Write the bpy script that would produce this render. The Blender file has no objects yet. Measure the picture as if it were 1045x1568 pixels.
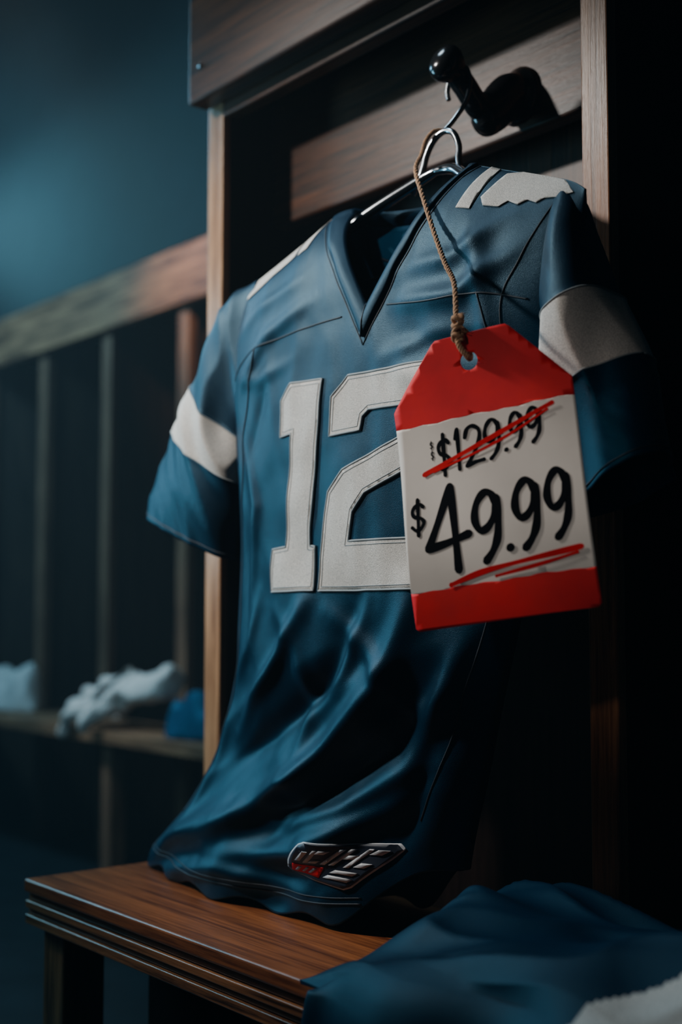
import bpy, bmesh, math, random
import numpy as np
from mathutils import Vector, Matrix, noise
from mathutils.geometry import tessellate_polygon
random.seed(4)
D=bpy.data; S=bpy.context.scene; COL=S.collection

# ------------------------------------------------------------------ materials
def newmat(name):
    m=D.materials.new(name); m.use_nodes=True
    nt=m.node_tree; b=nt.nodes["Principled BSDF"]
    return m,nt,b
def inp(b,k,v):
    if k in b.inputs: b.inputs[k].default_value=v
def bump(nt,b,h,strength,dist=.001,prev=None):
    n=nt.nodes.new("ShaderNodeBump"); n.inputs["Strength"].default_value=strength; n.inputs["Distance"].default_value=dist
    nt.links.new(h,n.inputs["Height"])
    if prev: nt.links.new(prev,n.inputs["Normal"])
    nt.links.new(n.outputs[0],b.inputs["Normal"]); return n.outputs[0]
def noise_n(nt,scale,detail=4,vec=None,rough=.55):
    n=nt.nodes.new("ShaderNodeTexNoise"); n.inputs["Scale"].default_value=scale; n.inputs["Detail"].default_value=detail
    n.inputs["Roughness"].default_value=rough
    if vec: nt.links.new(vec,n.inputs["Vector"])
    return n
def ramp(nt,fac,stops):
    r=nt.nodes.new("ShaderNodeValToRGB"); e=r.color_ramp.elements
    while len(e)<len(stops): e.new(.5)
    for i,(p,c) in enumerate(stops): e[i].position=p; e[i].color=(*c,1)
    nt.links.new(fac,r.inputs[0]); return r
def coords(nt,scale=(1,1,1)):
    tc=nt.nodes.new("ShaderNodeTexCoord"); mp=nt.nodes.new("ShaderNodeMapping"); mp.inputs["Scale"].default_value=scale
    nt.links.new(tc.outputs["Object"],mp.inputs[0]); return mp.outputs[0]
def wood(name,axis,dark,light,rough=.42,spec=.35):
    m,nt,b=newmat(name)
    s=[14,14,14]; s[axis]=1.1
    v=coords(nt,s); n=noise_n(nt,3.2,8,v,.65)
    s2=[60,60,60]; s2[axis]=2
    v2=coords(nt,s2); n2=noise_n(nt,3,5,v2,.7)
    mx=nt.nodes.new("ShaderNodeMath"); mx.operation='MULTIPLY_ADD'; mx.inputs[1].default_value=.55
    nt.links.new(n2.outputs[0],mx.inputs[0]); 
    m2=nt.nodes.new("ShaderNodeMath"); m2.operation='MULTIPLY'; m2.inputs[1].default_value=.5
    nt.links.new(n.outputs[0],m2.inputs[0]); nt.links.new(m2.outputs[0],mx.inputs[2])
    r=ramp(nt,mx.outputs[0],[(.42,dark),(.62,light)])
    nt.links.new(r.outputs[0],b.inputs["Base Color"])
    inp(b,"Roughness",rough); inp(b,"Specular IOR Level",spec); bump(nt,b,mx.outputs[0],.6,.0014); return m
def cloth(name,col,rough=.36,fine=1500,spec=.5):
    m,nt,b=newmat(name); v=coords(nt)
    n=noise_n(nt,fine,1,v); n2=noise_n(nt,22,2,v)
    r=ramp(nt,n.outputs[0],[(.35,tuple(c*.7 for c in col)),(.65,tuple(min(1,c*1.25) for c in col))])
    nt.links.new(r.outputs[0],b.inputs["Base Color"])
    inp(b,"Roughness",rough); inp(b,"Specular IOR Level",spec); inp(b,"Specular Tint",(.12,.64,1,1) if col[0]<.1 else (1,1,1,1))
    p=bump(nt,b,n2.outputs[0],.12,.003); bump(nt,b,n.outputs[0],.5,.0005,p)
    return m
def plain(name,col,rough=.5,metal=0,nscale=40,var=.15,bs=.1,spec=.5):
    m,nt,b=newmat(name); v=coords(nt); n=noise_n(nt,nscale,5,v)
    r=ramp(nt,n.outputs[0],[(.3,tuple(c*(1-var) for c in col)),(.7,tuple(min(1,c*(1+var)) for c in col))])
    nt.links.new(r.outputs[0],b.inputs["Base Color"]); inp(b,"Roughness",rough); inp(b,"Metallic",metal); inp(b,"Specular IOR Level",spec)
    bump(nt,b,n.outputs[0],bs,.001); return m
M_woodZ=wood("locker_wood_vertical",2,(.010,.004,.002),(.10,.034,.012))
M_edgeZ=wood("locker_edge_wood_lit",2,(.26,.11,.045),(.68,.36,.18),.3)  # edge wood lightened in colour to carry the strong light on the left stile
M_edgeR=wood("locker_edge_brown_lit",2,(.06,.021,.008),(.38,.15,.055),.33)  # brown edge brightened in colour, in place of warm light on the right stile
M_woodX=wood("locker_wood_horizontal",0,(.012,.004,.0017),(.13,.041,.013),.38,.28)
M_dark=wood("locker_dark_shade_wood",2,(.003,.0015,.001),(.010,.0045,.003),.9,.04)  # near-black wood tone; puts the shade of the lower back into the colour
M_bench=wood("bench_top_wood",0,(.11,.026,.007),(.37,.108,.031),.36)
M_benchE=wood("bench_edge_wood",0,(.035,.012,.004),(.42,.155,.055),.34)
M_teal=cloth("jersey_teal_cloth",(.0003,.0125,.033),.43,spec=.33)
M_fteal=cloth("folded_teal_cloth",(.0005,.010,.027),.5,spec=.2)
M_tealD=cloth("jersey_collar_cloth",(.0003,.0105,.028),.46,spec=.3)
M_in=cloth("jersey_lit_lining_cloth",(.002,.045,.095),.6,spec=.3)  # brighter teal that paints the inner back of the neck as lit
M_white=cloth("jersey_white_twill",(.68,.635,.58),.55,1200,.3)
M_thread=plain("seam_thread",(.0006,.009,.022),.6)
M_stitch=plain("digit_stitching",(.30,.33,.34),.6)
M_metal=plain("dark_chrome",(.30,.32,.34),.18,1,60,.05,.02)
M_iron=plain("black_iron",(.06,.058,.06),.17,.8,60,.2,.05)
M_red=plain("tag_red_card",(.85,.006,.012),.6,0,25,.12,.15,.25)
M_card=plain("tag_white_card",(.86,.79,.72),.7,0,20,.05,.15,.2)
M_ink=plain("black_marker_ink",(.004,.004,.006),.8,spec=.05)
M_redink=plain("red_marker_ink",(.70,.005,.010),.7,spec=.1)
M_twine=plain("jute_twine",(.46,.25,.13),.85,0,400,.4,.5)
M_wall=plain("room_plaster",(.022,.034,.040),.85,0,5,.2,.2)
M_floor=plain("room_floor",(.012,.017,.02),.4,0,8,.3,.1)
M_navy=plain("badge_navy",(.004,.010,.028),.5)
M_silver=plain("badge_silver",(.5,.52,.55),.4)
M_bgwood=wood("far_locker_wood",2,(.07,.034,.02),(.28,.15,.085),.5)
M_bgwoodX=wood("far_header_wood",0,(.08,.036,.02),(.40,.20,.10),.5)
M_bgback=wood("far_back_wood",2,(.02,.014,.012),(.08,.05,.035),.6)
M_bgcloth=cloth("far_cloth_teal",(.005,.06,.12),.5)

# ------------------------------------------------------------------ helpers
def empty(name):
    o=D.objects.new(name,None); o.empty_display_size=.05; COL.objects.link(o); return o
def mkobj(name,verts,faces,mats,parent=None,fm=None,smooth=True):
    me=D.meshes.new(name); me.from_pydata([tuple(v) for v in verts],[],faces)
    if not isinstance(mats,(list,tuple)): mats=[mats]
    for m in mats: me.materials.append(m)
    if fm is not None: me.polygons.foreach_set("material_index",fm)
    if smooth: me.polygons.foreach_set("use_smooth",[True]*len(me.polygons))
    me.update(); o=D.objects.new(name,me); COL.objects.link(o)
    if parent: o.parent=parent
    return o
def box(name,x0,x1,y0,y1,z0,z1,mat,parent=None,bev=.003):
    v=[(x,y,z) for x in (x0,x1) for y in (y0,y1) for z in (z0,z1)]
    f=[(0,1,3,2),(4,6,7,5),(0,4,5,1),(2,3,7,6),(0,2,6,4),(1,5,7,3)]
    o=mkobj(name,v,f,mat,parent,smooth=False)
    if bev:
        b=o.modifiers.new("bevel","BEVEL"); b.width=bev; b.segments=3
    return o
def catmull(pts,n=10,closed=False):
    P=[Vector(p) for p in pts]; out=[]
    N=len(P)
    for i in range(N-1):
        p0=P[max(i-1,0)];p1=P[i];p2=P[i+1];p3=P[min(i+2,N-1)]
        for k in range(n):
            t=k/n
            out.append(.5*((2*p1)+(p2-p0)*t+(2*p0-5*p1+4*p2-p3)*t*t+(3*p1-p0-3*p2+p3)*t**3))
    out.append(P[-1]); return out
def tube(name,pts,rad,mat,parent=None,seg=10,radii=None):
    pts=[Vector(p) for p in pts]; n=len(pts); verts=[];faces=[]
    T=[(pts[min(i+1,n-1)]-pts[max(i-1,0)]).normalized() for i in range(n)]
    ref=Vector((0,0,1)) if abs(T[0].z)<.9 else Vector((1,0,0))
    N=(ref-T[0]*ref.dot(T[0])).normalized()
    for i in range(n):
        N=(N-T[i]*N.dot(T[i])).normalized(); B=T[i].cross(N)
        r=radii[i] if radii is not None else rad
        for k in range(seg):
            a=2*math.pi*k/seg; verts.append(pts[i]+N*math.cos(a)*r+B*math.sin(a)*r)
    for i in range(n-1):
        for k in range(seg):
            faces.append((i*seg+k,i*seg+(k+1)%seg,(i+1)*seg+(k+1)%seg,(i+1)*seg+k))
    faces.append(tuple(range(seg))[::-1]); faces.append(tuple((n-1)*seg+k for k in range(seg)))
    return mkobj(name,verts,faces,mat,parent)
def join(objs,name,parent=None):
    for o in bpy.context.selected_objects: o.select_set(False)
    for o in objs: o.select_set(True)
    bpy.context.view_layer.objects.active=objs[0]; bpy.ops.object.join()
    o=objs[0]; o.name=name; o.parent=parent; return o
def sstep(x): 
    x=np.clip(x,0,1); return x*x*(3-2*x)

# ------------------------------------------------------------------ room
box("floor",-9,3,-3,2.1,-.05,0,M_floor,bev=0)
box("ceiling",-9,3,-3,2.1,4.6,4.65,M_wall,bev=0)
box("wall_back",-9,3,2.0,2.1,0,4.6,M_wall,bev=0)
box("wall_left",-9.1,-9,-3,2.1,0,4.6,M_wall,bev=0)
box("wall_right",3,3.1,-3,2.1,0,4.6,M_wall,bev=0)
box("wall_front",-9,3,-3.1,-3,0,4.6,M_wall,bev=0)

# ------------------------------------------------------------------ locker
L=empty("wooden_locker")
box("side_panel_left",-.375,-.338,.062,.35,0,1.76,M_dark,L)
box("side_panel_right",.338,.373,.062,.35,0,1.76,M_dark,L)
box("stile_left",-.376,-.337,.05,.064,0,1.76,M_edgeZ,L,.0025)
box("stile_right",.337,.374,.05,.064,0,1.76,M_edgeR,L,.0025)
box("back_panel",-.34,.34,.20,.215,0,1.20,M_dark,L)  # lower part of the same back, coloured darker for the shade there
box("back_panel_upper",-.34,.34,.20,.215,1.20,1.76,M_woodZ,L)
box("hook_rail",-.337,.337,.14,.165,1.345,1.60,M_woodX,L,.004)
box("header_board",-.377,.378,.015,.049,1.515,1.80,M_woodX,L,.004)
box("header_lip",-.337,.337,.05,.075,1.495,1.54,M_woodX,L,.003)
box("top_board",-.375,.373,.05,.35,1.76,1.78,M_woodX,L)
for i,(x,z) in enumerate([(-.345,1.565),(-.345,1.72)]):
    tube("screw_%d"%i,[(x,.0155,z),(x,.0135,z)],.004,M_iron,L,14)

# ------------------------------------------------------------------ bench
B=empty("wooden_bench")
box("seat_board",-.312,1.25,-.252,.045,.434,.45,M_bench,B,.003)
zz=.434
for i,(th,off) in enumerate([(.009,.006),(.010,.002),(.007,.006),(.012,.002)]):
    box("edge_layer_%d"%i,-.312+off*.5,1.25,-.252+off,.045,zz-th,zz-.0008,M_benchE,B,.0015); zz-=th
box("leg_front",-.29,-.235,-.235,-.18,0,.396,M_edgeR,B)
box("leg_back",-.29,-.235,-.02,.035,0,.396,M_woodZ,B)
box("leg_front_b",1.15,1.2,-.235,-.18,0,.396,M_woodZ,B)
box("leg_back_b",1.15,1.2,-.02,.035,0,.396,M_woodZ,B)
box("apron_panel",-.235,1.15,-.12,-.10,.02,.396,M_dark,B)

# ------------------------------------------------------------------ jersey
J=empty("football_jersey")
zt=np.linspace(.44,1.30,500)
Zk=[.455,.50,.55,.62,.70,.80,.90,1.05,1.12,1.30]
def tab(v):
    y=np.interp(zt,Zk,v); k=np.ones(41)/41
    return np.convolve(np.pad(y,20,mode='edge'),k,'valid')
Tc=tab([-.045,-.02,.025,.065,.090,.104,.118,.145,.153,.153])
Ta=tab([.292,.270,.24,.225,.222,.235,.245,.27,.283,.283])
Ty=tab([-.035,-.042,-.048,-.05,-.05,-.045,-.04,-.035,-.03,-.03])
Tb=tab([.095,.078,.062,.050,.050,.055,.06,.06,.06,.06])
f_=lambda T,z: np.interp(z,zt,T)
CX=.153
def zsh(x):
    d=np.abs(x-CX); return 1.24-np.maximum(d-.117,0)*.40-np.maximum(d-.25,0)**2*6
def zfall(x):
    d=np.abs(x-CX); return zsh(x)+.09*np.sqrt(np.clip(1-(d/.117)**2,0,1))
FOLDS=[ # polyline pts, amp, width
 ([(-.08,.635),(.0,.71),(.065,.79)],.016,.012),
 ([(-.28,.475),(-.10,.525),(.065,.595),(.19,.70),(.24,.80)],.028,.019),
 ([(-.08,.50),(.08,.52),(.24,.60)],.020,.014),
 ([(.23,.63),(.30,.76)],.016,.012),
 ([(-.13,.59),(.0,.635),(.10,.70),(.15,.79)],-.016,.018),
 ([(-.05,.56),(.07,.57),(.20,.64),(.26,.72)],-.016,.015),
 ([(.06,.66),(.13,.71),(.17,.79)],.009,.009),
 ([(-.11,.69),(-.06,.74),(-.04,.80)],.008,.009),
 ([(-.24,.455),(-.05,.487),(.12,.478)],.013,.010),
 ([(-.26,.46),(-.20,.50),(-.08,.545)],.010,.008),
 ([(.05,.545),(.14,.575),(.22,.62)],.009,.008),
 ([(-.25,.50),(-.17,.53),(-.13,.60),(-.11,.68)],.012,.011),
 ([(.06,1.13),(-.03,1.10),(-.10,1.03)],.009,.010),
 ([(.04,1.16),(-.06,1.14),(-.12,1.10)],.007,.009),
 ([(-.10,1.06),(-.04,1.05),(.03,1.065)],.005,.008),
 ([(.20,1.10),(.30,1.09),(.38,1.125)],.011,.010),
 ([(.22,1.06),(.30,1.045),(.37,1.02)],-.009,.012),
 ([(.19,1.045),(.26,1.055),(.33,1.05)],.007,.009),
 ([(.22,1.135),(.29,1.13),(.36,1.16)],.008,.009),
 ([(.20,1.03),(.27,1.01),(.35,.96)],.007,.012),
 ([(-.075,1.0),(-.04,.90),(-.07,.77)],.009,.010),
 ([(-.10,.98),(-.085,.90),(-.09,.80)],.007,.008),
 ([(-.09,.93),(-.075,.82),(-.06,.72)],-.006,.010),
 ([(-.02,1.05),(-.055,.96)],-.006,.010),
 ([(.30,1.18),(.33,1.11),(.345,1.0)],.009,.011),
 ([(.28,.90),(.26,.76)],-.012,.018),
 ([(.20,.53),(.235,.60),(.25,.66)],-.014,.012),
 ([(.10,.78),(.17,.74),(.25,.66)],.008,.011),
 ([(.0,.78),(.05,.74),(.07,.66),(.05,.60)],.007,.011),
]
def fold0(x,z):
    out=np.zeros_like(x)
    for pl,amp,w in FOLDS:
        best=np.full_like(x,1e9); par=np.zeros_like(x); n=len(pl)-1
        for i in range(n):
            ax,az=pl[i]; bx,bz=pl[i+1]; dx,dz=bx-ax,bz-az
            t=np.clip(((x-ax)*dx+(z-az)*dz)/(dx*dx+dz*dz),0,1)
            d=np.hypot(x-ax-t*dx,z-az-t*dz)
            m=d<best; best=np.where(m,d,best); par=np.where(m,(i+t)/n,par)
        tp=.25+.75*np.sin(np.pi*np.clip(par,.02,.98))
        g=.6*np.exp(-(best/w)**2)+.4*np.exp(-best/w)
        out+=amp*tp*g
    out+=.0022*np.sin(38*x+22*z+2*np.sin(9*z))*sstep((1.05-z)/.3)
    out+=.006*np.sin(26*(x+.8*z))*sstep((.66-z)/.15)
    return out
GX=np.linspace(-.42,.55,260); GZ=np.linspace(.43,1.27,260)
gx,gz=np.meshgrid(GX,GZ)
FG=fold0(gx,gz)
for j in range(len(GZ)):
    for i in range(len(GX)):
        x,z=GX[i],GZ[j]
        a=(x*.78+z*.62); b=(-x*.62+z*.78)
        low=float(sstep((.80-z)/.2)); 
        n1=1-abs(noise.noise(Vector((a*5,b*18,3.1))))*2.2
        n2=1-abs(noise.noise(Vector((x*22,z*9+x*7,8.4))))*2.2
        FG[j,i]+=low*.009*(n1-.5)+(1-low)*.0022*(n2-.5)+.0014*noise.noise(Vector((x*30,z*24,1)))
for _ in range(5):
    P_=np.pad(FG,1,mode='edge'); FG=(P_[1:-1,1:-1]*4+P_[:-2,1:-1]+P_[2:,1:-1]+P_[1:-1,:-2]+P_[1:-1,2:])/8
def fold(x,z):
    x=np.asarray(x,float); z=np.asarray(z,float)
    fx=np.clip((x-GX[0])/(GX[1]-GX[0]),0,len(GX)-1.001); fz=np.clip((z-GZ[0])/(GZ[1]-GZ[0]),0,len(GZ)-1.001)
    i=fx.astype(int); j=fz.astype(int); a=fx-i; b=fz-j
    return FG[j,i]*(1-a)*(1-b)+FG[j,i+1]*a*(1-b)+FG[j+1,i]*(1-a)*b+FG[j+1,i+1]*a*b
def uu(x,z): return np.clip((x-f_(Tc,z))/f_(Ta,z),-1,1)
def edge(u): return np.power(np.clip(1-np.abs(u)**2.6,0,1),.55)
def ycen(x,z):
    return f_(Ty,z)-.03*((x-CX)/.283)**2*sstep((z-.8)/.3)
def yF(x,z):
    x=np.asarray(x,float); z=np.asarray(z,float)
    e=edge(uu(x,z)); fall=1-np.exp(-np.maximum(zsh(x)-z,0)/.042)
    return ycen(x,z)-e*fall*(f_(Tb,z)+fold(x,z))
def yB(x,z):
    e=edge(uu(x,z)); fall=1-np.exp(-np.maximum(zfall(x)-z,0)/.035)
    return ycen(x,z)+e*fall*(.05+.3*fold(x*.9+.03,z))
def onfront(x,z,off=0.0):
    h=.003; y=float(yF(x,z)); gx=float(yF(x+h,z)-yF(x-h,z))/(2*h); gz=float(yF(x,z+h)-yF(x,z-h))/(2*h)
    n=Vector((gx,-1,gz)).normalized(); return Vector((x,y,z))+n*off
def sheet(name,fn,top,nc=260,nr=320,mat=M_teal):
    us=np.sin(np.linspace(-1,1,nc)*math.pi/2)*.35+np.linspace(-1,1,nc)*.65
    us=np.sort(np.append(us,[.117/.283,-.117/.283,0])); nc=len(us)
    xt=CX+.283*us; zt_=top(xt)
    zb=.456+.07*sstep((us-.55)/.45)+.005*np.sin(us*17)
    V=[]
    for j in range(nr):
        v=(j/(nr-1)); z=zb+(zt_-zb)*v
        x=f_(Tc,z)+f_(Ta,z)*us
        y=fn(x,z)
        V+=list(zip(x.tolist(),y.tolist(),z.tolist()))
    F=[(j*nc+i,j*nc+i+1,(j+1)*nc+i+1,(j+1)*nc+i) for j in range(nr-1) for i in range(nc-1)]
    return mkobj(name,V,F,mat,J)
def topF(x):
    d=np.abs(x-CX); return np.where(d<.117,1.077+.163*(d/.117),zsh(x))
def topB(x):
    d=np.abs(x-CX); return np.where(d<.117,1.24-.02*(1-(d/.117)**2),zsh(x))
fr=sheet("body_front",yF,topF); bk=sheet("body_back",yB,topB,260,180)
body=join([fr,bk],"body",J)
wm=body.modifiers.new("weld","WELD"); wm.merge_threshold=.0006
so=body.modifiers.new("solid","SOLIDIFY"); so.thickness=.0022; so.offset=0

def band(name,outer,inner,mat,n=80,w=6,puff=.0035):
    V=[];F=[]
    for i in range(n+1):
        t=-1+2*i/n; o=outer(t); q=inner(t)
        for k in range(w+1):
            s=k/w; p=o.lerp(q,s); p=p+Vector((0,-puff*math.sin(math.pi*s),0)); V.append(p)
    for i in range(n):
        for k in range(w): F.append((i*(w+1)+k,i*(w+1)+k+1,(i+1)*(w+1)+k+1,(i+1)*(w+1)+k))
    o=mkobj(name,V,F,mat,J); s=o.modifiers.new("s","SOLIDIFY"); s.thickness=.003; s.offset=0
    return o
def ysm(x,z):
    e=float(edge(uu(x,z))); fall=1-math.exp(-max(float(zsh(np.array(x)))-z,0)/.042)
    return float(ycen(x,z))-e*fall*.062
def vo(t):
    a=abs(t); x=CX+.003+.118*t; z=1.070+.168*a+.004*math.sin(math.pi*a); p=onfront(x,z,.0025); return p
def vi(t):
    a=abs(t); x=CX+.003+.095*t; z=1.106+.140*a-.003*math.sin(math.pi*a)
    return Vector((x,ysm(x,z)+.002*(1-a)+.006*a,z))
band("collar_front",vo,vi,M_tealD)
def bo(t):
    x=CX+.118*t; z=1.238-.018*(1-t*t); return Vector((x,float(yB(np.array(x),np.array(z)))+.001,z))
def bi(t):
    x=CX+.095*t; z=1.247-.008*(1-t*t); y=-.026+(.043)*math.sqrt(max(0,1-t*t)); return Vector((x,y,z))
band("collar_back",bo,bi,M_tealD)
def bo2(t):
    x=CX+.1*t; z=1.215-.12*(1-t*t)**.5; return Vector((x,float(yB(np.array(x),np.array(z)))-.004,z))
def bi2(t):
    x=CX+.1*t; z=1.232-.012*(1-t*t); return Vector((x,float(yB(np.array(x),np.array(z)))-.004,z))
band("back_neck_lit_lining",bo2,bi2,M_in,w=16)  # widened neck tape, coloured brighter to stand for light inside the collar
tube("back_neck_seam",[Vector((CX+.1*t,float(yB(np.array(CX+.1*t),np.array(1.20-.03*(1-t*t))))-.010,1.20-.03*(1-t*t))) for t in np.linspace(-.95,.95,50)],.0016,M_thread,J,6)
V=[];F=[]
for i in range(9):
    for k in range(5):
        x=CX-.028+.056*i/8; z=1.128+.026*k/4
        V.append((x,float(yB(np.array(x),np.array(z)))-.012,z))
for i in range(8):
    for k in range(4): F.append((i*5+k,i*5+k+1,(i+1)*5+k+1,(i+1)*5+k))
mkobj("neck_label",V,F,M_silver,J)

def decal(name,poly,mat,off,parent,mapf=None,step=.006,holes=(),solid=.0010):
    loops=[[Vector((p[0],p[1],0)) for p in poly]]+[[Vector((p[0],p[1],0)) for p in h] for h in holes]
    flat=[v for l in loops for v in l]; tris=tessellate_polygon(loops)
    bm=bmesh.new(); vs=[bm.verts.new(v) for v in flat]
    for t in tris:
        try: bm.faces.new([vs[i] for i in t])
        except: pass
    xs=[v.x for v in flat]; ys=[v.y for v in flat]
    for ax,(lo,hi) in enumerate(((min(xs),max(xs)),(min(ys),max(ys)))):
        c=lo+step*.97
        while c<hi:
            co=[0,0,0]; no=[0,0,0]; co[ax]=c; no[ax]=1
            bmesh.ops.bisect_plane(bm,geom=bm.verts[:]+bm.edges[:]+bm.faces[:],plane_co=co,plane_no=no,dist=1e-6); c+=step
    bmesh.ops.remove_doubles(bm,verts=bm.verts[:],dist=2e-5)
    for f in bm.faces:
        f.normal_update()
        if f.normal.z<0: f.normal_flip()
    mf=mapf or (lambda x,z: onfront(x,z,off))
    for v in bm.verts: v.co=mf(v.co.x,v.co.y)
    me=D.meshes.new(name); bm.to_mesh(me); bm.free(); me.materials.append(mat)
    for p in me.polygons: p.use_smooth=True
    o=D.objects.new(name,me); COL.objects.link(o); o.parent=parent
    if solid:
        s=o.modifiers.new("s","SOLIDIFY"); s.thickness=solid; s.offset=0
    return o
def dens(poly,step=.005,closed=True):
    out=[]; n=len(poly); m=n if closed else n-1
    for i in range(m):
        a=poly[i]; b=poly[(i+1)%n]; L_=math.hypot(b[0]-a[0],b[1]-a[1]); k=max(1,int(L_/step))
        for j in range(k): out.append((a[0]+(b[0]-a[0])*j/k,a[1]+(b[1]-a[1])*j/k))
    out.append(poly[0] if closed else poly[-1]); return out
def insetpoly(poly,d):
    n=len(poly); ar=sum(poly[i][0]*poly[(i+1)%n][1]-poly[(i+1)%n][0]*poly[i][1] for i in range(n)); sg=1 if ar>0 else -1
    out=[]
    for i in range(n):
        p=Vector(poly[i]); a=(p-Vector(poly[i-1])).normalized(); b=(Vector(poly[(i+1)%n])-p).normalized()
        na=Vector((-a.y,a.x))*sg; nb=Vector((-b.y,b.x))*sg; k=(na+nb)
        k=k/max(.3,k.dot(na)) if k.length>1e-6 else na
        q=p+k*d; out.append((q.x,q.y))
    return out
one=[(-.014,.801),(.069,.801),(.071,.850),(.061,.851),(.081,1.034),(.023,1.037),(.004,1.019),(.004,.977),(.027,.979),(.016,.851),(-.010,.849)]
two=[(.077,.801),(.272,.801),(.274,.853),(.133,.853),(.140,.884),(.158,.903),(.258,.937),(.282,.962),(.284,1.006),(.262,1.028),(.125,1.032),(.099,1.012),(.096,.969),(.147,.970),(.150,.985),(.160,.991),(.222,.989),(.232,.981),(.231,.968),(.222,.960),(.122,.930),(.096,.908),(.090,.885)]
for nm,pl in (("digit_one",one),("digit_two",two)):
    pl=[(x+.009,z) for x,z in pl]
    decal(nm,pl,M_white,.0022,J,step=.005)
    tube(nm+"_border",[onfront(x,z,.0022) for x,z in dens(pl,.004)],.0014,M_stitch,J,6)
    tube(nm+"_topstitch",[onfront(x,z,.0027) for x,z in dens(insetpoly(pl,.0045),.004)],.0005,M_stitch,J,5)
def sh(x,t): return onfront(x,float(zsh(np.array(x)))-t,.0018)
decal("shoulder_stripe_a",[(-.105,.001),(-.012,.001),(-.006,.026),(-.10,.024)],M_white,0,J,sh,step=.004)
decal("shoulder_stripe_b",[(-.002,.001),(.034,.001),(.024,.036),(.004,.032)],M_white,0,J,sh,step=.004)
decal("shoulder_stripe_c",[(.296,.001),(.312,.002),(.302,.05),(.282,.052)],M_white,0,J,sh,step=.004)
decal("shoulder_patch",[(.326,.006),(.345,.001),(.38,.001),(.41,.002),(.424,.010),(.408,.020),(.392,.024),(.384,.030),(.372,.029),(.362,.036),(.348,.034),(.338,.042),(.318,.044),(.311,.036),(.318,.024)],M_white,0,J,sh,step=.004)
def seam(name,pts,rad=.0010,off=.0012,mat=M_thread):
    P=catmull([(p[0],p[1],0) for p in pts],12)
    tube(name,[onfront(p.x,p.y,off) for p in P],rad,mat,J,6)
seam("yoke_seam_left",[(-.125,1.03),(-.09,1.075),(-.045,1.09),(.05,1.098),(.115,1.10)])
seam("yoke_seam_right",[(.19,1.10),(.26,1.09),(.33,1.085),(.385,1.07)])
seam("side_seam_left",[(-.045,1.09),(-.07,1.0),(-.095,.85),(-.10,.72),(-.13,.62),(-.19,.53)])
seam("side_seam_right",[(.33,1.085),(.345,1.0),(.325,.82),(.28,.68),(.23,.57)])
seam("armhole_seam_left",[(-.125,1.165),(-.118,1.10),(-.112,1.02),(-.11,.97)])
seam("armhole_seam_right",[(.405,1.16),(.375,1.11),(.355,1.07),(.36,1.0)])
seam("collar_seam_left",[(CX-.122,1.235),(CX-.067,1.163),(CX+.003,1.062)],.0009)
seam("collar_seam_right",[(CX+.126,1.235),(CX+.073,1.163),(CX+.003,1.062)],.0009)
seam("hem_seam",[(-.28,.478),(-.2,.474),(-.1,.472),(0,.473),(.1,.475),(.17,.482)],.0009)
seam("hem_seam_b",[(-.28,.484),(-.2,.48),(-.1,.478),(0,.479),(.1,.481),(.17,.488)],.0007)
tube("collar_center_seam",[vo(0)+Vector((0,-.003,0)),vo(0).lerp(vi(0),.5)+Vector((0,-.0055,0)),vi(0)+Vector((0,-.003,0))],.0008,M_thread,J,6)
bq=[(.066,.508),(.100,.535),(.108,.538),(.205,.545),(.212,.540),(.160,.497),(.152,.494),(.070,.503)]
decal("hem_badge_rim",bq,M_silver,.002,J)
def inset(pl,k):
    cx=sum(p[0] for p in pl)/len(pl); cz=sum(p[1] for p in pl)/len(pl)
    return [(cx+(p[0]-cx)*k,cz+(p[1]-cz)*k) for p in pl]
decal("hem_badge_field",inset(bq,.95),M_navy,.0028,J)
def bp(a,b):
    p0=Vector((.066,.505));p1=Vector((.156,.495));p2=Vector((.208,.543));p3=Vector((.102,.536))
    q=p0.lerp(p1,a).lerp(p3.lerp(p2,a),b); return (q.x,q.y)
decal("hem_badge_red",[bp(.06,.08),bp(.55,.08),bp(.5,.36),bp(.06,.36)],M_red,.0034,J,step=.004)
k=0
for a0,a1,b0,b1 in [(.08,.14,.5,.8),(.18,.24,.45,.85),(.24,.36,.45,.55),(.24,.36,.75,.85),(.42,.48,.45,.9),(.52,.58,.45,.9),(.58,.7,.62,.72),(.7,.76,.42,.9),(.8,.92,.45,.56),(.8,.92,.76,.88),(.60,.92,.12,.2),(.62,.9,.26,.34),(.12,.17,.14,.3),(.24,.29,.14,.3),(.36,.41,.14,.3)]:
    decal("hem_badge_mark_%d"%k,[bp(a0,b0),bp(a1,b0),bp(a1+.03,b1),bp(a0+.03,b1)],M_silver,.004,J,step=.01,solid=.0006); k+=1

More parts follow.
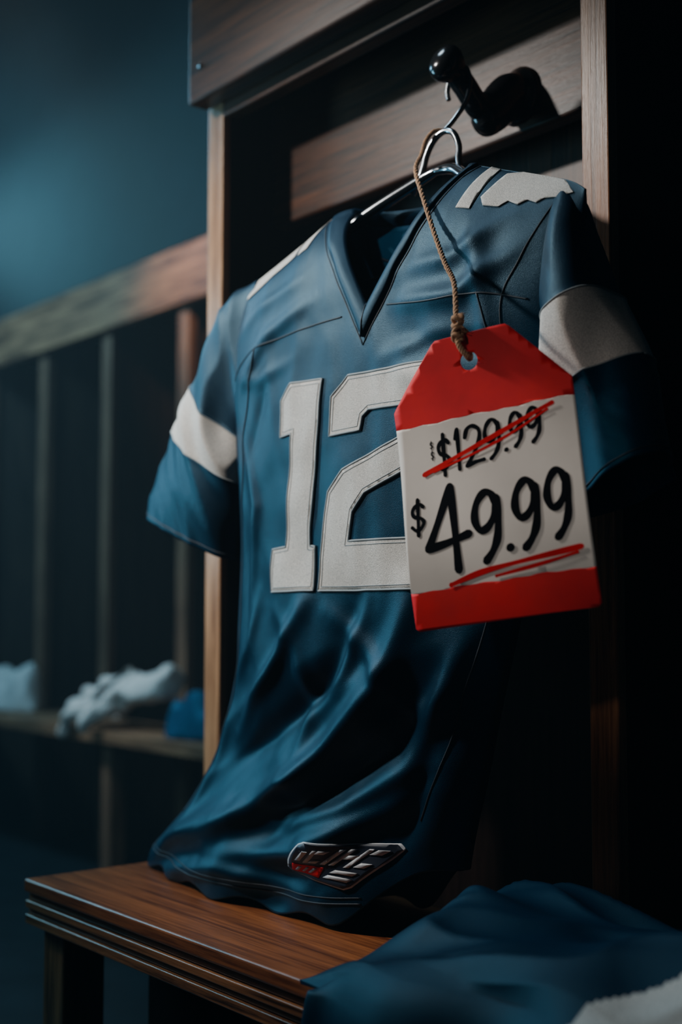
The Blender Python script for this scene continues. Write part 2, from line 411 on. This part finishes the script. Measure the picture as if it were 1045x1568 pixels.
# sleeves
def sleeve(name,rings,b0,b1,seedv):
    R=catmull([Vector((*r[0],0)) for r in rings],20),catmull([Vector((*r[1],0)) for r in rings],20),catmull([Vector((r[2],r[3],0)) for r in rings],20)
    n=len(R[0]); seg=140; V=[];F=[];fm=[]
    for i in range(n):
        o,q,yt=R[0][i],R[1][i],R[2][i]; t=i/(n-1)*(len(rings)-1)
        c=(o+q)/2; h=(o-q)/2
        for k in range(seg):
            a=2*math.pi*k/seg; ca,sa=math.cos(a),math.sin(a)
            cx=math.copysign(abs(ca)**.9,ca); sy=math.copysign(abs(sa)**.85,sa)
            p=Vector((c.x+h.x*cx,yt.x+yt.y*sy,c.y+h.y*cx))
            rg=1-2*abs(noise.noise(Vector((p.x*20+p.z*6+seedv,p.y*10,p.z*7))))
            w=(rg-.5)*.009+.004*math.sin(a*3+t*2.2+seedv)
            w*=min(1,t*.8+.1)
            nrm=Vector((cx*h.x/max(h.length,1e-5),sy,cx*h.y/max(h.length,1e-5)))
            if nrm.length>0: p+=nrm.normalized()*w
            if b0-.02<t<b1+.02: p+=nrm.normalized()*.0012
            V.append(p)
    for i in range(n-1):
        t=(i+.5)/(n-1)*(len(rings)-1)
        for k in range(seg):
            F.append((i*seg+k,i*seg+(k+1)%seg,(i+1)*seg+(k+1)%seg,(i+1)*seg+k)); fm.append(1 if b0<t<b1 else 0)
    ob=mkobj(name,V,F,[M_teal,M_white],J,fm)
    s=ob.modifiers.new("s","SOLIDIFY"); s.thickness=.0025; s.offset=0
    for nm,tt in (("hem_stitch",len(rings)-1.12),("band_top_stitch",b0),("band_bottom_stitch",b1)):
        i=min(n-1,int(round(tt/(len(rings)-1)*(n-1))))
        ring=[V[i*seg+k]+ (V[i*seg+k]-Vector(((R[0][i].x+R[1][i].x)/2,R[2][i].x,(R[0][i].y+R[1][i].y)/2))).normalized()*.0015 for k in range(seg)]
        tube(name+"_"+nm,ring+[ring[0]],.0009,M_thread if nm=="hem_stitch" else M_stitch,J,6)
sleeve("sleeve_left",[((-.095,1.19),(-.06,1.02),-.05,.02),((-.150,1.166),(-.085,1.005),-.052,.032),((-.226,1.077),(-.098,.985),-.052,.044),((-.266,1.018),(-.102,.932),-.05,.046),((-.338,.910),(-.135,.842),-.048,.042)],2,3,1.0)
sleeve("sleeve_right",[((.385,1.180),(.33,1.04),-.05,.02),((.428,1.156),(.35,1.03),-.05,.032),((.455,1.072),(.380,1.040),-.046,.042),((.474,1.005),(.388,.965),-.040,.044),((.500,.915),(.410,.868),-.034,.046)],2,3,7.0)

# ------------------------------------------------------------------ hanger
H=empty("clothes_hanger")
for s,nm in ((-1,"arm_left"),(1,"arm_right")):
    P=catmull([(.170,.0,1.268),(.170+s*.03,-.002,1.262),(CX+s*.09,-.018,1.236),(CX+s*.16,-.035,1.200),(CX+s*.225,-.045,1.160)],12)
    n=len(P); tube(nm,P,.006,M_metal,H,14,[.0045+.0025*math.sin(math.pi*i/(n-1)) for i in range(n)])
tube("cross_wire",catmull([(CX-.225,-.045,1.160),(CX-.12,-.02,1.160),(CX+.12,-.02,1.160),(CX+.225,-.045,1.160)],10),.0025,M_metal,H)
tube("neck_loop",catmull([(.128,.002,1.252),(.140,.006,1.275),(.145,.009,1.295),(.155,.011,1.310),(.170,.012,1.316),(.186,.011,1.310),(.197,.009,1.293),(.200,.006,1.275),(.208,.002,1.256)],10),.0036,M_metal,H)
tube("hook_wire",catmull([(.170,.012,1.316),(.176,.022,1.330),(.183,.034,1.352),(.184,.04,1.375),(.177,.042,1.394),(.164,.042,1.401),(.151,.042,1.394),(.146,.041,1.378),(.149,.040,1.366)],12),.0028,M_metal,H)

# ------------------------------------------------------------------ coat hook
K=empty("coat_hook")
def lathe(name,prof,org,axis,mat,parent,seg=32):
    axis=Vector(axis).normalized(); ref=Vector((0,0,1)) if abs(axis.z)<.8 else Vector((1,0,0))
    a=axis.cross(ref).normalized(); b=axis.cross(a); org=Vector(org); V=[];F=[]
    for r,h in prof:
        for k in range(seg):
            t=2*math.pi*k/seg; V.append(org+axis*h+a*r*math.cos(t)+b*r*math.sin(t))
    n=len(prof)
    for i in range(n-1):
        for k in range(seg): F.append((i*seg+k,i*seg+(k+1)%seg,(i+1)*seg+(k+1)%seg,(i+1)*seg+k))
    F.append(tuple(range(seg))[::-1]); F.append(tuple((n-1)*seg+k for k in range(seg)))
    return mkobj(name,V,F,mat,parent)
P=catmull([(.165,.142,1.392),(.165,.12,1.388),(.165,.095,1.368),(.165,.072,1.362),(.165,.050,1.380),(.163,.032,1.398)],12)
n=len(P); tube("upper_arm",P,.01,M_iron,K,20,[.027-.013*min(1,i/(n*.68)) for i in range(n)])
lathe("knob",[(.011,-.012),(.013,-.004),(.0185,.005),(.0215,.012),(.0215,.019),(.018,.025),(.010,.029),(.001,.030)],(.164,.036,1.394),(-.02,-.92,.36),M_iron,K)
P=catmull([(.165,.125,1.385),(.165,.105,1.366),(.165,.090,1.352),(.165,.080,1.345)],10)
n=len(P); tube("lower_prong",P,.01,M_iron,K,20,[.024-.006*(i/(n-1)) for i in range(n)])
lathe("lower_knob",[(.012,-.014),(.016,-.010),(.0185,-.002),(.0175,.006),(.012,.012),(.002,.015)],(.165,.086,1.349),(0,-.7,-.7),M_iron,K)
lathe("wall_plate",[(.034,0),(.035,.003),(.031,.007),(.026,.012),(.022,.020)],(.165,.1405,1.39),(0,-1,0),M_iron,K)

# ------------------------------------------------------------------ price tag
T=empty("price_tag")
BL=Vector((.337,-.182,.760)); Wn=Vector((.8926,.4292,.1364)).normalized()
Up=Vector((-.149,-.005,.988)); Up=(Up-Wn*Up.dot(Wn)).normalized(); Nn=Wn.cross(Up).normalized()
if Nn.y>0: Nn=-Nn
def tp(w,h,off=0):
    w=w*1.005
    bend=.004*math.sin(math.pi*w/.175)+.003*math.sin(2.2*math.pi*h/.262)+.0010*math.sin(60*w+30*h)
    return BL+Wn*w+Up*h+Nn*(bend+off)
HC=(.080,.2365); HR=.0085
hole=[(HC[0]+HR*math.cos(2*math.pi*k/28),HC[1]+HR*math.sin(2*math.pi*k/28)) for k in range(28)]
def wob(y,x0=0,x1=.17,n=24,s=0): 
    return [(x0+(x1-x0)*i/n,y+.0006*math.sin(i*1.7+s)+.0005*math.sin(i*.63+s)) for i in range(n+1)]
top=wob(.187,s=1); bot=wob(.0345,s=3)
decal("top_band",top+[(.17,.204),(.168,.206),(.122,.259),(.118,.262),(.050,.262),(.046,.259),(.002,.207),(0,.204)],M_red,0,T,lambda w,h: tp(w,h),.008,[hole],.0014)
decal("face",bot+top[::-1],M_card,0,T,lambda w,h: tp(w,h),.008,(),.0014)
decal("bottom_band",[(.003,0),(.167,0),(.17,.003)]+bot[::-1]+[(0,.003)],M_red,0,T,lambda w,h: tp(w,h),.008,(),.0014)
def ribbon(name,pts,width,mat,off=.0012,smooth=True,jit=.12):
    P=[Vector((p[0],p[1],0)) for p in pts]
    P=catmull(P,10)
    n=len(P); V=[];F=[]
    for i in range(n):
        t=(P[min(i+1,n-1)]-P[max(i-1,0)])
        t=t.normalized() if t.length>0 else Vector((1,0,0)); nn=Vector((-t.y,t.x,0))
        w=width*.5*(1+jit*math.sin(i*.35+len(name)))
        a=P[i]+nn*w; b=P[i]-nn*w; V+=[tp(a.x,a.y,off),tp(b.x,b.y,off)]
        if i: F.append((2*i-2,2*i-1,2*i+1,2*i))
    for e in (P[0],P[-1]):
        s=len(V); w=width*.5*.98
        V.append(tp(e.x,e.y,off))
        for k in range(14): V.append(tp(e.x+w*math.cos(2*math.pi*k/14),e.y+w*math.sin(2*math.pi*k/14),off))
        for k in range(14): F.append((s,s+1+k,s+1+(k+1)%14))
    return mkobj(name,V,F,mat,T,smooth=False)
G={'1':[[(.25,.78),(.6,1.0)],[(.6,1.0),(.55,.5),(.5,0)]],
 '2':[[(.05,.76),(.2,.95),(.5,1),(.82,.88),(.85,.66),(.55,.35),(.05,.02)],[(.05,.02),(.5,.06),(1,.06)]],
 '9':[[(.88,.80),(.72,.96),(.45,1),(.14,.86),(.04,.64),(.2,.47),(.5,.48),(.8,.64),(.9,.84)],[(.9,.88),(.92,.6),(.82,.3),(.6,.12),(.3,.0)]],
 '4':[[(.66,1),(.33,.66),(.02,.34)],[(.02,.34),(.5,.35),(1,.38)],[(.66,1),(.68,.5),(.67,0)]],
 '$':[[(.9,.78),(.7,.88),(.35,.86),(.12,.72),(.25,.55),(.7,.45),(.88,.3),(.65,.14),(.3,.12),(.05,.24)],[(.55,1.05),(.5,.5),(.45,-.06)]],
 '.':[[(.4,.02),(.6,.04)]]}
cnt=0
def glyph(ch,w0,w1,h0,h1,wd,slope=.12):
    global cnt
    for st in G[ch]:
        pts=[(w0+(w1-w0)*x,h0+(h1-h0)*y+slope*(w1-w0)*x) for x,y in st]
        ribbon("ink_stroke_%d"%cnt,pts,wd,M_ink,.0012+.00005*(cnt%3)); cnt+=1
for a in [('$',.039,.052,.138,.172),('1',.056,.063,.139,.176),('2',.066,.083,.140,.176),('9',.085,.100,.143,.178),('.',.102,.106,.148,.18),('9',.109,.121,.150,.180),('9',.125,.138,.151,.181)]:
    glyph(*a,.0036)
for a in [('$',.007,.021,.087,.117,.0034),('4',.021,.062,.046,.122,.0072),('9',.068,.093,.052,.112,.0068),('.',.097,.101,.060,.09,.007),('9',.106,.128,.058,.117,.0066),('9',.135,.156,.063,.121,.0064)]:
    glyph(*a)
glyph('$',.0325,.0355,.153,.161,.0009); glyph('$',.0325,.0355,.163,.170,.0009)
ribbon("strike_a",[(.024,.141),(.06,.152),(.10,.166),(.150,.183)],.0042,M_redink,.0017)
ribbon("strike_b",[(.034,.142),(.07,.150),(.11,.163),(.145,.178)],.0024,M_redink,.0018)
ribbon("underline_a",[(.040,.037),(.07,.044),(.11,.048),(.160,.053)],.0046,M_redink,.0015,jit=.2)
ribbon("underline_b",[(.083,.0385),(.12,.0425),(.156,.0485)],.0030,M_redink,.0016,jit=.2)
# twine
hc=tp(*HC); p0=tp(HC[0]-.004,HC[1]+.030)+Nn*.006
path=catmull([(.168,.02,1.318),(.158,.010,1.320),(.154,.0,1.308),(.162,-.015,1.285),(.186,-.045,1.255),(.235,-.078,1.203),(.280,-.104,1.150),(.315,-.124,1.112),(.340,-.136,1.085),p0+Vector((-.002,0,.008))],14)
def twist(name,path,r,sr,turns,par):
    obs=[]; n=len(path)
    for s in range(3):
        pts=[]
        for i,p in enumerate(path):
            t=(path[min(i+1,n-1)]-path[max(i-1,0)]).normalized(); a=t.cross(Vector((0.3,1,.1))).normalized(); b=t.cross(a)
            ang=turns*2*math.pi*i/n+s*2*math.pi/3; pts.append(p+a*math.cos(ang)*r+b*math.sin(ang)*r)
        obs.append(tube(name+str(s),pts,sr,M_twine,None,8))
    return join(obs,name,par)
twist("twine_cord",path,.0014,.0015,28,T)
lp=catmull([p0,p0.lerp(hc,.5)+Nn*.004-Wn*.003,hc+Nn*.004+Up*.004,hc-Nn*.004+Up*.004,hc-Nn*.004+Up*.016,hc-Nn*.002+Up*.027,p0],12)
twist("twine_loop",lp,.0014,.0016,10,T)
kn=[]
for i in range(100):
    a=i/100*2*math.pi*4.6; z=(i/100-.5)*.024
    kn.append(p0+Vector((.0042*math.cos(a),.0042*math.sin(a),z+.002*math.sin(a*1.7))))
tube("twine_knot",kn,.0021,M_twine,T,8)
for i in range(22):
    a=random.uniform(0,6.28); l=random.uniform(.006,.013)
    st=p0+Vector((0,0,random.uniform(-.012,.010)))
    e=st+Vector((math.cos(a)*l,math.sin(a)*l*.5,random.uniform(-.006,.006)))
    tube("fray_%d"%i,[st,st.lerp(e,.5)+Vector((0,0,.002)),e],.0003,M_twine,T,5)

# ------------------------------------------------------------------ folded jersey on the bench
Fd=empty("folded_jersey")
def pile():
    ns=260; V=[];F=[];fm=[]; X0=.275
    prof=[(.02,.455),(.01,.485),(-.03,.502),(-.10,.508),(-.18,.505),(-.245,.490),(-.275,.455),(-.285,.40),(-.287,.33),(-.286,.27)]
    PP=catmull([(a,b,0) for a,b in prof],24); m=len(PP)
    for i in range(ns):
        s=i/(ns-1); x=X0+.85*s
        e=float(sstep(s/.10))**.6
        for p in PP:
            y,z=p.x,p.y; h=z
            if z>.455: h=.4545+(z-.4545)*(e*(.95+.35*float(sstep((s-.05)/.5))))
            y2=y-.02*s; x2=x+(.03*(1-e) if y<-.262 else 0)
            if y>-.25:
                f=.010*math.sin(20*x-22*y+1.5*math.sin(9*y))+.014*noise.noise(Vector((x*9,y*14,3)))+.012*(1-2*abs(noise.noise(Vector((x*6+y*7,y*16-x*5,6)))))
                h=h+f*e*min(1,(z-.455)/.03); x2+=.01*math.sin(25*y)
            else:
                y2+=-.010*math.sin(30*x+2)*e-.006*noise.noise(Vector((x*12,z*6,1)))-.006
            V.append((x2,y2,max(h,.4535) if y2>-.252 else h))
    for i in range(ns-1):
        for j in range(m-1):
            F.append((i*m+j,i*m+j+1,(i+1)*m+j+1,(i+1)*m+j))
            x=X0+.85*i/(ns-1); y=PP[j].x
            fm.append(1 if (x>.575+.75*(y+.27) and y<-.17 and x<.85) else 0)
    o=mkobj("folded_body",V,F,[M_fteal,M_white],Fd,fm); s=o.modifiers.new("s","SOLIDIFY"); s.thickness=.004; s.offset=0
    V=[];F=[]
    for i in range(110):
        s=i/109; x=.44+.58*s
        for j in range(60):
            t=j/59; y=.03-.16*t; k=max(0,math.sin(math.pi*t))**.6*min(1,s/.22)**.6
            z=.470+.066*k+.018*s*k+(.008*math.sin(18*x-30*y)+.012*noise.noise(Vector((x*12,y*16,9))))*k
            V.append((x+.03*t,y-.02*s,z))
    for i in range(109):
        for j in range(59): F.append((i*60+j,i*60+j+1,(i+1)*60+j+1,(i+1)*60+j))
    o=mkobj("folded_sleeve",V,F,M_fteal,Fd); s=o.modifiers.new("s","SOLIDIFY"); s.thickness=.004; s.offset=-1
pile()

# ------------------------------------------------------------------ far lockers
FL=empty("locker_bank")
yb=1.05; xs=[-4.4,-3.93,-3.46,-2.99,-2.53,-2.06,-1.59,-1.12,-.65]
for i,x in enumerate(xs):
    box("divider_%d"%i,x-.028,x+.028,yb,yb+.03,0,1.72,M_bgwood,FL)
    box("partition_%d"%i,x-.012,x+.012,yb+.03,yb+.45,0,1.72,M_bgback,FL)
box("header",-4.45,-.6,yb-.03,yb,1.68,1.85,M_bgwoodX,FL)
box("back",-4.45,-.6,yb+.45,yb+.47,0,1.85,M_bgback,FL)
box("top",-4.45,-.6,yb,yb+.47,1.85,1.87,M_dark,FL)
for i in range(len(xs)-1):
    lathe("peg_%d"%i,[(.006,0),(.006,.04),(.016,.045),(.018,.055),(.010,.066),(.001,.068)],((xs[i]+xs[i+1])/2+.08,yb+.449,1.5),(0,-1,.2),M_metal,FL,16)
box("shelf_low",-2.04,-1.62,yb+.01,yb+.44,1.38,1.405,M_bgwoodX,FL)
FB=empty("wooden_bench.001")
box("seat_board",-4.45,-.6,.78,yb-.035,.415,.45,M_bgwoodX,FB)
for i,x in enumerate((-4.3,-3.2,-2.1,-1.0)): box("leg_%d"%i,x,x+.05,.82,.87,0,.415,M_bgwood,FB)

ctex=D.textures.new("glove_creases","CLOUDS"); ctex.noise_scale=.03
def glove(name,loc,tilt,dip,yaw,sc,mat):
    vs=[(0,0,0),(0,.035,.004),(0,.07,.006)]; rr=[.030,.037,.041]; ed=[(0,1),(1,2)]
    fingers=[((-.032,.10,.006),.062),((-.011,.108,.008),.078),((.011,.106,.008),.074),((.032,.097,.006),.058)]
    for (bx,by,bz),l in fingers:
        i=len(vs); a=bx*10
        vs+=[(bx,by,bz),(bx+l*.5*a,by+l*.5,bz+.010),(bx+l*1.05*a,by+l*1.02,bz-.020)]; rr+=[.0125,.0115,.0095]; ed+=[(2,i),(i,i+1),(i+1,i+2)]
    i=len(vs); vs+=[(-.034,.035,.010),(-.060,.058,.010),(-.074,.085,-.002)]; rr+=[.015,.013,.0105]; ed+=[(1,i),(i,i+1),(i+1,i+2)]
    i=len(vs); vs+=[(0,-.035,.0),(0,-.08,0)]; rr+=[.034,.044]; ed+=[(0,i),(i,i+1)]
    me=D.meshes.new(name); me.from_pydata(vs,ed,[]); me.materials.append(mat); o=D.objects.new(name,me); COL.objects.link(o)
    sk=o.modifiers.new("skin","SKIN")
    for k,r in enumerate(rr):
        q=me.skin_vertices[0].data[k]; q.radius=(r,r*.62 if r>.02 else r); q.use_root=(k==0)
    sub=o.modifiers.new("sub","SUBSURF"); sub.levels=3; sub.render_levels=3
    dm=o.modifiers.new("creases","DISPLACE"); dm.texture=ctex; dm.strength=.016; dm.mid_level=.5
    sk.use_smooth_shade=True
    o.matrix_world=Matrix.Translation(loc)@Matrix.Rotation(math.radians(yaw),4,'Z')@Matrix.Rotation(math.radians(dip),4,'Y')@Matrix.Rotation(math.radians(tilt),4,'X')@Matrix.Rotation(math.radians(90),4,'Z')@Matrix.Scale(sc,4)
    return o
glove("football_glove",(-1.97,.875,.560),32,-13,8,1.85,M_white)
def crumple(name,cx,cy,z0,rx,ry,h,mat,seed):
    V=[];F=[];n,m=90,34
    for j in range(m+1):
        t=j/m
        for i in range(n):
            a=2*math.pi*i/n
            r=(1-t)**.6 if t<1 else 0
            k=1+.22*noise.noise(Vector((math.cos(a)*1.6,math.sin(a)*1.6,seed)))+.08*math.sin(a*5+t*5+seed)
            x=cx+rx*r*k*math.cos(a); y=cy+ry*r*k*math.sin(a)
            rg=1-2*abs(noise.noise(Vector((x*14,y*14,t*2+seed))))
            z=z0+h*math.sin(t*math.pi/2)**.8*(1+.35*noise.noise(Vector((x*9,y*9,seed))))+.022*rg*math.sin(math.pi*min(1,t*1.2+.05))
            V.append((x,y,max(z,z0)))
    for j in range(m):
        for i in range(n): F.append((j*n+i,j*n+(i+1)%n,(j+1)*n+(i+1)%n,(j+1)*n+i))
    F.append(tuple(range(n))[::-1])
    return mkobj(name,V,F,mat)
crumple("crumpled_jersey",-1.67,.885,.451,.13,.085,.11,M_bgcloth,5.1)
crumple("crumpled_towel",-2.86,.90,.451,.14,.085,.14,M_white,8.8)

# ------------------------------------------------------------------ lights
def look(o,t):
    d=Vector(t)-o.location; o.rotation_euler=d.to_track_quat('-Z','Y').to_euler()
def spot(name,loc,tgt,e,col,size,blend,rad):
    l=D.lights.new(name,'SPOT'); l.energy=e; l.color=col; l.spot_size=math.radians(size); l.spot_blend=blend; l.shadow_soft_size=rad
    o=D.objects.new(name,l); o.location=loc; COL.objects.link(o); look(o,tgt); return o
def area(name,loc,tgt,e,col,sx,sy):
    l=D.lights.new(name,'AREA'); l.energy=e; l.color=col; l.shape='RECTANGLE'; l.size=sx; l.size_y=sy
    o=D.objects.new(name,l); o.location=loc; COL.objects.link(o); look(o,tgt); return o
spot("key_spot",(-.95,-1.1,2.05),(-.06,-.05,1.03),175,(1.0,.965,.91),41,1.0,.06)
spot("tag_fill_spot",(.62,-2.0,1.5),(.40,-.15,.92),29,(1.0,.95,.90),10.5,.9,.08)  # added fill, aimed only at the tag to brighten it
spot("collar_fill_spot",(.15,-1.5,2.25),(.12,.0,1.20),42,(.90,.96,1.0),9,1.0,.05)  # added fill to lift the dark neck opening
area("cool_overhead_strip",(-.5,-.35,2.5),(-.05,-.08,.7),6,(.62,.85,1.0),.25,.25)
area("teal_left_fill",(-1.7,-.75,1.25),(0,-.05,.60),12,(.28,.74,1.0),.2,.6)  # added teal fill for highlights on the folds, no real fixture
spot("haze_beam",(-8.0,1.4,3.5),(-3.2,1.65,2.35),1100,(.18,.54,.72),30,1,.15)
spot("wall_wash",(-4.9,.0,3.7),(-5.6,2.0,2.8),150,(.18,.48,.64),74,1,.3)  # added spot; its pool on the wall stands for the hazy glow
spot("glove_fill_spot",(-2.6,-.3,2.4),(-2.0,.88,.5),70,(.82,.93,1.0),24,1,.1)  # added fill to brighten the whites on the far bench
spot("warm_far_spot",(-1.5,.0,2.4),(-2.0,1.05,1.76),105,(1.0,.60,.36),28,1,.1)
area("far_locker_fill",(-2.8,-.2,2.4),(-2.5,1.05,1.0),34,(.26,.62,.90),.8,.4)  # added fill that brightens the far dividers, no real fixture
w=D.worlds.new("room_ambient"); S.world=w; w.use_nodes=True; wn=w.node_tree
wn.nodes["Background"].inputs[0].default_value=(.02,.06,.09,1); wn.nodes["Background"].inputs[1].default_value=.2
vs_=wn.nodes.new("ShaderNodeVolumeScatter"); vs_.inputs["Color"].default_value=(.75,.92,1,1); vs_.inputs["Density"].default_value=.015; vs_.inputs["Anisotropy"].default_value=.1
wn.links.new(vs_.outputs[0],wn.nodes["World Output"].inputs["Volume"])

# ------------------------------------------------------------------ camera
cd=D.cameras.new("camera"); cam=D.objects.new("camera",cd); COL.objects.link(cam); S.camera=cam
cam.location=(1.214,-.972,.78)
Fv=Vector((-.778,.623,.075)).normalized()
cam.rotation_euler=Fv.to_track_quat('-Z','Y').to_euler()
cd.sensor_fit='VERTICAL'; cd.sensor_height=36; cd.lens=45.9; cd.clip_start=.02
cd.dof.use_dof=True; cd.dof.focus_distance=1.30; cd.dof.aperture_fstop=2.8
